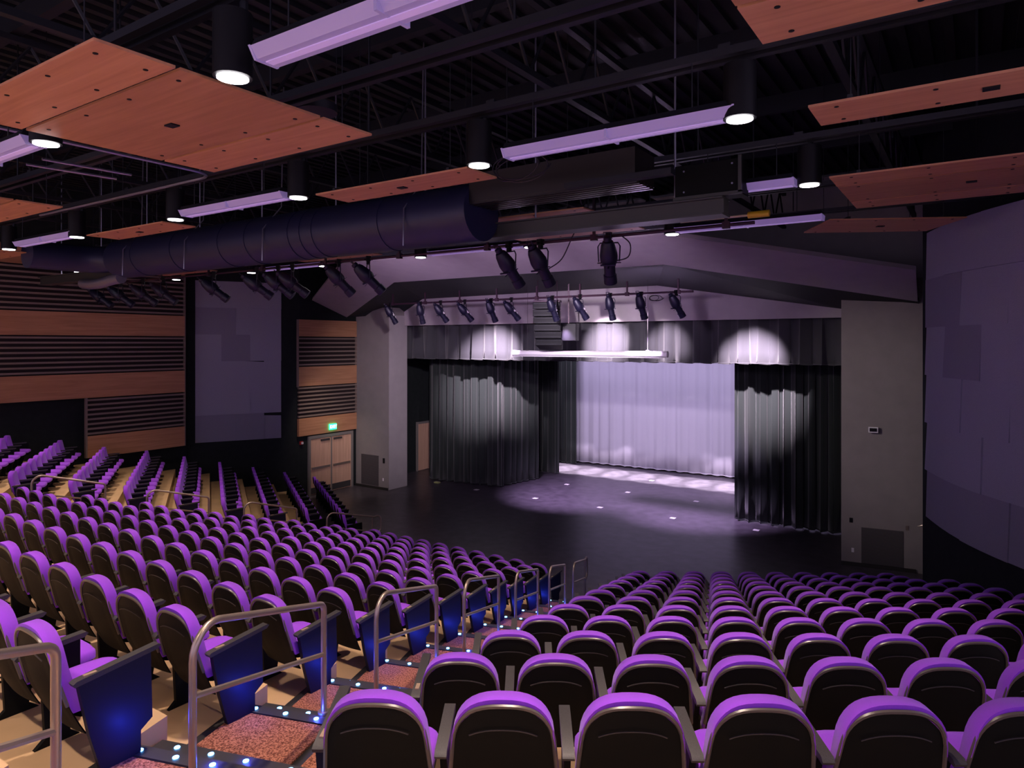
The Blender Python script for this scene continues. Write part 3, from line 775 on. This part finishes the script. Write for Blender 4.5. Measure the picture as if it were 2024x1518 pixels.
# struts parallel to the stage
si = 0
for y, z in ((2.96, 8.25), (4.5, 8.2), (5.88, 8.2), (8.79, 8.2), (11.47, 8.2), (14.4, 8.3)):
    mb = MB(); mb.box(-22.5, 1.0, y-.11, y-.04, z, z+.07); mb.box(-22.5, 1.0, y+.04, y+.11, z, z+.07)
    for i in range(10): mb.box(-21+i*2.4, -20.9+i*2.4, y-.11, y+.11, z+.07, z+.10)
    for i in range(8): mb.tube([(-21+i*3.0, y, z+.1), (-21+i*3.0, y, 10.5)], .012, 5)
    o = mb.build('ceiling_strut', M['truss'], smooth=False)
    tag(o, 'black twin steel strut running across the hall, %s from the viewer' % ['first', 'second', 'third', 'fourth', 'fifth', 'sixth'][si], 'strut'); si += 1
# open web trusses along Y
ti = 0
for x in (-19.9, -16.9, -13.85, -10.75, -7.75, -4.4, -1.3, 1.0):
    z0, z1 = 8.95, 9.85; mb = MB()
    for z in (z0, z1): mb.box(x-.05, x+.05, -4, 20, z, z+.08)
    n = 22
    for i in range(n):
        ya = -4+i*24/n; yb = ya+24/n
        mb.tube([(x, ya, z0+.05), (x, (ya+yb)/2, z1)], .022, 5); mb.tube([(x, (ya+yb)/2, z1), (x, yb, z0+.05)], .022, 5)
    o = mb.build('roof_truss', M['truss'], smooth=False); ti += 1
    tag(o, 'black open web roof truss running toward the stage, %s from the left' % ['first', 'second', 'third', 'fourth', 'fifth', 'sixth', 'seventh', 'eighth'][ti-1], 'truss')
# cross joists under the deck
for i, y in enumerate((-2, 1, 4, 7, 10, 13, 16)):
    o = MB().box(-22.5, 1.0, y-.07, y+.07, 9.95, 10.25).build('roof_beam', M['truss'], smooth=False)
    tag(o, 'black roof beam crossing under the deck, %s from the viewer' % ['first', 'second', 'third', 'fourth', 'fifth', 'sixth', 'seventh'][i], 'beam')
# ceiling speaker disc near the middle cloud
o = MB().tube([(-5.76, 4.88, 8.22), (-5.76, 4.88, 8.30)], .22, 24).build('ceiling_speaker', M['truss'])
tag(o, 'dark round ceiling speaker beside the large wood panel', 'speaker')
# conduits
def conduit(pts, label, r=.018):
    P_ = []
    for p in pts: P_.append(p)
    o = MB().tube(P_, r, 6).build('conduit_pipe', M['conduit']); tag(o, label, 'conduit')
def bend(a, b, c, r=.25, n=6):
    a, b, c = Vector(a), Vector(b), Vector(c); u = (a-b).normalized(); v = (c-b).normalized(); out = [a]
    for i in range(n+1):
        t = i/n; out.append((b+u*r)*(1-t)**2+b*2*t*(1-t)+(b+v*r)*t*t)
    return out+[c]
conduit(bend((-8.66, 3.0, 8.1), (-8.66, 5.6, 8.1), (-14.0, 5.6, 8.1), .35), 'long bent silver conduit beside the large left wood panel', .022)
conduit([(-9.7, 3.9, 8.1), (-9.6, 4.95, 8.1)], 'short silver conduit left of the bent conduit')
conduit([(-10.15, 3.9, 8.1), (-10.0, 4.95, 8.1)], 'short silver conduit farthest left above the strip light')

# spiral duct with elbow
du = empty('spiral_duct', (-15.9, 8.0, 7.68), 0, 'long dark blue round air duct across the hall', 'duct')
R = .42; XL = 10.0
MB().tube([(i*XL/20, 0, 0) for i in range(21)], R, 28).build('duct_tube', M['duct'], du)
mb = MB()
for x in (1.1, 2.6, 4.2, 5.0, 6.2, 6.5, 6.8, 8.3): mb.tube([(x, 0, 0), (x+.03, 0, 0)], R+.012, 28)
mb.build('duct_seams', M['duct'], du)
mb = MB()
pth = [(-.02, 0, 0)]+[(-.02-.7*math.sin(a), .0-.7*(1-math.cos(a)), -.0) for a in [PI/2*i/6 for i in range(1, 7)]]+[(-.72, -1.6, 0)]
mb.tube(pth, .30, 20); mb.build('duct_elbow', M['duct'], du)
for i, x in enumerate((.9, 3.2, 5.6, 8.9)):
    MB().tube([(x, -.45, -.45), (x, -.44, .1), (x, -.05, .55), (x, 0, 2.7)], .012, 5).build('duct_hanger', M['conduit'], du)
o = MB().tube([(-17.5+i*.35, 7.9, 7.2-.04*math.sin(i)) for i in range(6)], .12, 10).build('flexible_duct', M['conduit'])
tag(o, 'silver flexible duct end at the far left of the dark duct', 'duct')

# catwalk beam under the duct
bm_ = empty('catwalk_beam', (-21, 8.5, 7.36), 0, 'long green-grey steel beam below the dark duct', 'beam')
MB().box(0, 18.45, -.10, .10, .02, .20).build('beam_web', M['beam'], bm_, smooth=False)
mb = MB(); mb.box(0, 18.45, -.16, .16, 0, .02); mb.box(0, 18.45, -.16, .16, .20, .22); mb.build('beam_flange', M['beam'], bm_, smooth=False)
for i in range(9): MB().tube([(1+i*2.1, 0, .2), (1+i*2.1, 0, 2.9)], .014, 6).build('hanger', M['conduit'], bm_)
cb = empty('equipment_cabinet', (-3.17, 8.46, 7.61), 0, 'flat black metal cabinet above the beam near the right strip light', 'cabinet')
MB().box(0, .82, -.05, .30, 0, .42).build('cabinet_box', M['shell'], cb, smooth=False, bevel=.01)
mb = MB(); mb.box(-.01, .84, -.09, -.05, -.02, .02); mb.box(.80, .84, -.09, -.05, 0, .44)
mb.build('cabinet_edge', M['beam'], cb, smooth=False)
mb = MB()
for (x, z) in ((.72, .36), (.72, .12), (.12, .34), (.12, .08)): mb.tube([(x, -.06, z), (x, -.05, z)], .012, 8)
mb.build('cabinet_screws', M['conduit'], cb)
lv = empty('louvred_air_unit', (-5.9, 7.70, 7.74), 0, 'dark ribbed metal air unit at the end of the duct', 'air unit')
MB().box(0, 2.5, 0, .60, .03, .42).build('unit_box', M['projdark'], lv, smooth=False)
mb = MB()
for i in range(6): mb.box(0, 2.5, .01+i*.1, .065+i*.1, 0, .03)
mb.build('louvres', M['projdark'], lv, smooth=False)
MB().box(1.6, 3.0, -.13, -.0, .0, .07).build('side_channel', M['truss'], lv, smooth=False)
# cable coil above
def coil(c, r, label, n=3):
    pts = []
    for i in range(n*20+1):
        a = i/20*2*PI; pts.append((c[0]+r*math.cos(a)*1.0+i*.002, c[1]+.1*math.sin(a*.7), c[2]+r*.45*math.sin(a)))
    o = MB().tube(pts, .008, 5).build('cable_coil', M['cable']); tag(o, label, 'cable')
coil((-4.25, 8.7, 8.0), .22, 'loose black cable coil beside the flat cabinet')
coil((-4.6, 6.9, 7.9), .35, 'loose black cable loop hanging under the strut')
# yellow tipped pole lying on the rear strut
yp = empty('yellow_tag_pole', (-3.9, 10.6, 7.72), 0, 'thin pole with bright yellow end lying on the lighting pipe', 'pole')
MB().tube([(0, 0, 0), (1.35, 0, .0)], .018, 8).build('pole_shaft', mat('pale_yellow', (.7, .6, .35), .5), yp)
MB().tube([(1.05, 0, .0), (1.36, 0, .0)], .05, 12).build('yellow_sleeve', M['yellow'], yp)

# ------------------------------------------------------------------ lighting bars and spotlights
def bar(x0, x1, y, z, label, hang, r=.026, drop=.5):
    root = empty('lighting_bar', (x0, y, z), 0, label, 'lighting bar')
    MB().tube([(0, 0, 0), (x1-x0, 0, 0)], r, 10).build('pipe', M['pipe'], root)
    n = int((x1-x0)/hang)
    for i in range(n+1):
        x = .4+i*(x1-x0-.8)/max(1, n)
        MB().box(x-.02, x+.02, -.02, .02, -.03, drop).box(x-.05, x+.05, -.04, .04, -.05, .05).build('hanger', M['pipe'], root, smooth=False)
bar(-20.4, -2.6, 10.0, 7.50, 'front lighting pipe below the dark duct carrying the large spotlights', 2.2, drop=.9)
bar(-17.1, -6.1, 17.5, 7.14, 'second lighting pipe close to the stage opening with a row of small spotlights', 1.55, r=.03, drop=.35)

def spot_meshes():
    d = {}
    # body along -Z local? build along +Y (beam direction), tilt later
    def lathe(prof, n=16):
        vs = []; fs = []
        for (y, r) in prof:
            for j in range(n): a = 2*PI*j/n; vs.append((r*math.cos(a), y, r*math.sin(a)))
        for i in range(len(prof)-1):
            for j in range(n): fs.append((i*n+j, i*n+(j+1) % n, (i+1)*n+(j+1) % n, (i+1)*n+j))
        fs += [tuple(range(n)), tuple((len(prof)-1)*n+j for j in range(n-1, -1, -1))]
        return MB().add(vs, fs)
    d['lamp_housing'] = lathe([(-.33, .04), (-.32, .075), (-.27, .10), (-.14, .125), (-.10, .13), (-.02, .125), (0, .11), (.02, .11)])
    d['lens_barrel'] = lathe([(.02, .085), (.20, .082), (.21, .095), (.34, .098), (.35, .075)])
    d['rear_cap'] = lathe([(-.40, .03), (-.39, .055), (-.345, .06), (-.33, .05)]).tube([(-.05, -.40, .0), (-.05, -.46, .0), (.05, -.46, 0), (.05, -.40, 0)], .009, 5)
    d['shutter_handles'] = MB().box(-.17, .17, .015, .02, -.012, .012).box(-.01, .01, .03, .035, -.16, .15).box(-.11, .11, -.02, 0, -.14, -.12)
    d['yoke'] = MB().tube([(-.15, -.02, .0), (-.16, -.02, .22), (-.13, -.02, .27), (.13, -.02, .27), (.16, -.02, .22), (.15, -.02, 0)], .010, 6)
    d['clamp'] = MB().box(-.03, .03, -.05, .01, .27, .33).box(-.045, .045, -.06, .02, .33, .42).tube([(0, -.10, .36), (0, .06, .36)], .012, 6)
    return d
SM = spot_meshes()
SMESH = {k: v.mesh(k, {'clamp': M['black'], 'yoke': M['lampbody']}.get(k, M['lampbody'])) for k, v in SM.items()}
SMESH['clip'] = MB().box(.09, .115, -.12, .05, .02, .06).box(-.115, -.09, .1, .16, .03, .06).tube([(.0, .12, .09), (.0, .17, .1)], .018, 6).mesh('glint_fitting', M['glint'])
def spot(x, y, z, s, az, tilt, label, group, bright=False):
    """hangs from a pipe at (x,y,z); az = heading of the beam about Z from +Y, tilt = down angle"""
    root = empty('stage_spotlight', (x, y, z-.37*s), az, label, 'spotlight', group); root.scale = (s, s, s)
    def c(n, k, par, rot=0):
        o = bpy.data.objects.new(n, SMESH[k]); COL.objects.link(o); o.parent = par; o.rotation_euler = (rot, 0, 0); return o
    h = c('lamp_housing', 'lamp_housing', root, -tilt); c('rear_cap', 'rear_cap', h); c('shutter_handles', 'shutter_handles', h)
    if bright: c('glint_fitting', 'clip', h)
    c('lens_barrel', 'lens_barrel', root, -tilt); c('yoke', 'yoke', root); c('clamp', 'clamp', root)
def x_at(u, Y):
    t = (u-CX)/FPX; C, S = math.cos(YAW), math.sin(YAW); return Y*(C*t-S)/(S*t+C)
big = [(672, -.55, .8, 'large spotlight at left on the front pipe, in front of the fascia end'), (730, -.6, .75, 'large spotlight second from left in front of the fascia end'), (1008, -.25, .85, 'large spotlight hanging left of centre on the front pipe'),
       (1070, -.2, .9, 'large spotlight with a looped cable near the centre of the front pipe'), (1204, .33, 1.0, 'large spotlight pointing straight down the hall with curved cable')]
for (u, az, ti_, lab) in big: spot(x_at(u, 10), 10, 7.50, 1.1, az, ti_, lab, 'large spotlights on the front pipe')
dk = [(200, 'far left spotlight'), (240, 'second spotlight from the far left'), (285, 'third spotlight from the far left'), (325, 'fourth spotlight from the far left'), (425, 'spotlight in front of the left acoustic panel'), (510, 'spotlight overlapping the right edge of the left acoustic panel'), (552, 'spotlight right of the left acoustic panel'), (580, 'rightmost spotlight of the dark left cluster')]
for i, (u, lab) in enumerate(dk): spot(x_at(u, 10), 10, 7.50, 1.1, -.9+.1*(i % 3), .65, 'dark '+lab+' on the front pipe', 'large spotlights on the front pipe')
sm = [(773, -.3, 1.0), (832, .2, 1.2), (872, -.35, .9), (920, -.5, .85), (972, -.2, 1.1), (1012, -.5, .85), (1093, -.2, 1.1), (1148, -.45, .95), (1207, -.1, 1.25), (1268, -.15, 1.15), (1338, -.4, .95)]
on = ['leftmost', 'second', 'third', 'fourth', 'fifth', 'sixth', 'seventh', 'eighth', 'ninth', 'tenth', 'rightmost']
for i, (u, az, ti_) in enumerate(sm): spot(x_at(u, 17.5), 17.5, 7.14, 1.0, az-.1, ti_, 'small black spotlight on the stage pipe, %s%s' % (on[i], '' if i in (0, 10) else ' from the left'), 'small spotlights on the stage pipe', True)
# cables hanging from spots
def cable(pts, label):
    P_ = [Vector(p) for p in pts]; out = []
    for i in range(len(P_)-1):
        p0 = P_[max(0, i-1)]; p1 = P_[i]; p2 = P_[i+1]; p3 = P_[min(len(P_)-1, i+2)]
        for j in range(6):
            t = j/6; out.append(.5*((2*p1)+(-p0+p2)*t+(2*p0-5*p1+4*p2-p3)*t*t+(-p0+3*p1-3*p2+p3)*t**3))
    out.append(P_[-1]); o = MB().tube(out, .010, 5).build('power_cable', M['cable']); tag(o, label, 'cable')
xa = x_at(1204, 10); xb = x_at(1070, 10)
cable([(xa+.12, 10, 7.1), (xa+.33, 10, 7.15), (xa+.36, 10, 7.35), (xa+.2, 10, 7.5)], 'curved black cable beside the right-hand large spotlight')
cable([(xb+.15, 10, 7.05), (xb+.4, 10, 7.2), (xb+.6, 10, 7.55), (xb+.72, 10, 7.75)], 'black cable rising right from the centre large spotlight')
coil((x_at(1292, 17.5), 17.45, 7.0), .16, 'round cable coil tied to the stage pipe')

# line array loudspeaker and box behind
la = empty('line_array_speaker', (0, 0, 0), math.radians(20), 'black hanging line array loudspeaker in front of the valance', 'loudspeaker')
Y_ = 18.2; lx = x_at(1082, Y_); la.location = (lx, Y_, 0)
zt = 7.05
for i in range(6):
    a_ = .02+i*.06; z = zt-i*.235
    T = Matrix.Translation((0, .03*i*i*.6, z)) @ Matrix.Rotation(-a_, 4, 'X')
    m_ = MB().prism([(-.42, -.2, -.215), (.42, -.2, -.215), (.36, .28, -.215), (-.36, .28, -.215)], (0, 0, .205), T=T).build('speaker_module', M['black'], la, smooth=False, bevel=.008)
    g = MB()
    for j in range(2): g.box(-.38, .38, -.215, -.2, -.19+j*.13, -.175+j*.13, T=T)
    g.build('grille_bar', M['truss'], m_, smooth=False)
mb = MB(); mb.box(-.4, .4, -.15, .25, zt+.0, zt+.06); mb.tube([(-.3, 0, zt), (-.3, 0, 7.75)], .012, 5); mb.tube([(.3, 0, zt), (.3, 0, 7.75)], .012, 5)
mb.build('rigging_frame', M['pipe'], la, smooth=False)
sb = empty('subwoofer_box', (x_at(1124, 19.0), 19.0, 6.05), math.radians(20), 'black square speaker box just right of the line array', 'loudspeaker')
MB().box(-.28, .28, -.3, .3, -.18, .36).build('speaker_cabinet', M['black'], sb, smooth=False, bevel=.015)
MB().box(-.02, .02, -.02, .02, .36, 1.6).build('hanging_bracket', M['pipe'], sb, smooth=False)

# projection screen housing
psx = empty('projection_screen_housing', (-12.8, 19.15, 5.47), 0, 'long white rolled projection screen tube hanging in front of the valance', 'projection screen')
MB().tube([(0, 0, 0), (5.35, 0, 0)], .088, 18).build('screen_case', M['white'], psx)
mb = MB(); mb.tube([(-.02, 0, 0), (0, 0, 0)], .095, 18); mb.tube([(5.35, 0, 0), (5.37, 0, 0)], .095, 18); mb.build('end_cap', M['white'], psx)
MB().box(0, 5.3, -.02, .02, -.11, -.08).build('screen_bottom_bar', M['white'], psx, smooth=False)
for x in (.55, 4.75): MB().tube([(x, 0, .08), (x, 0, 2.2)], .006, 5).box(x-.05, x+.05, -.03, .03, .07, .12).build('hanging_wire', M['grille'], psx)
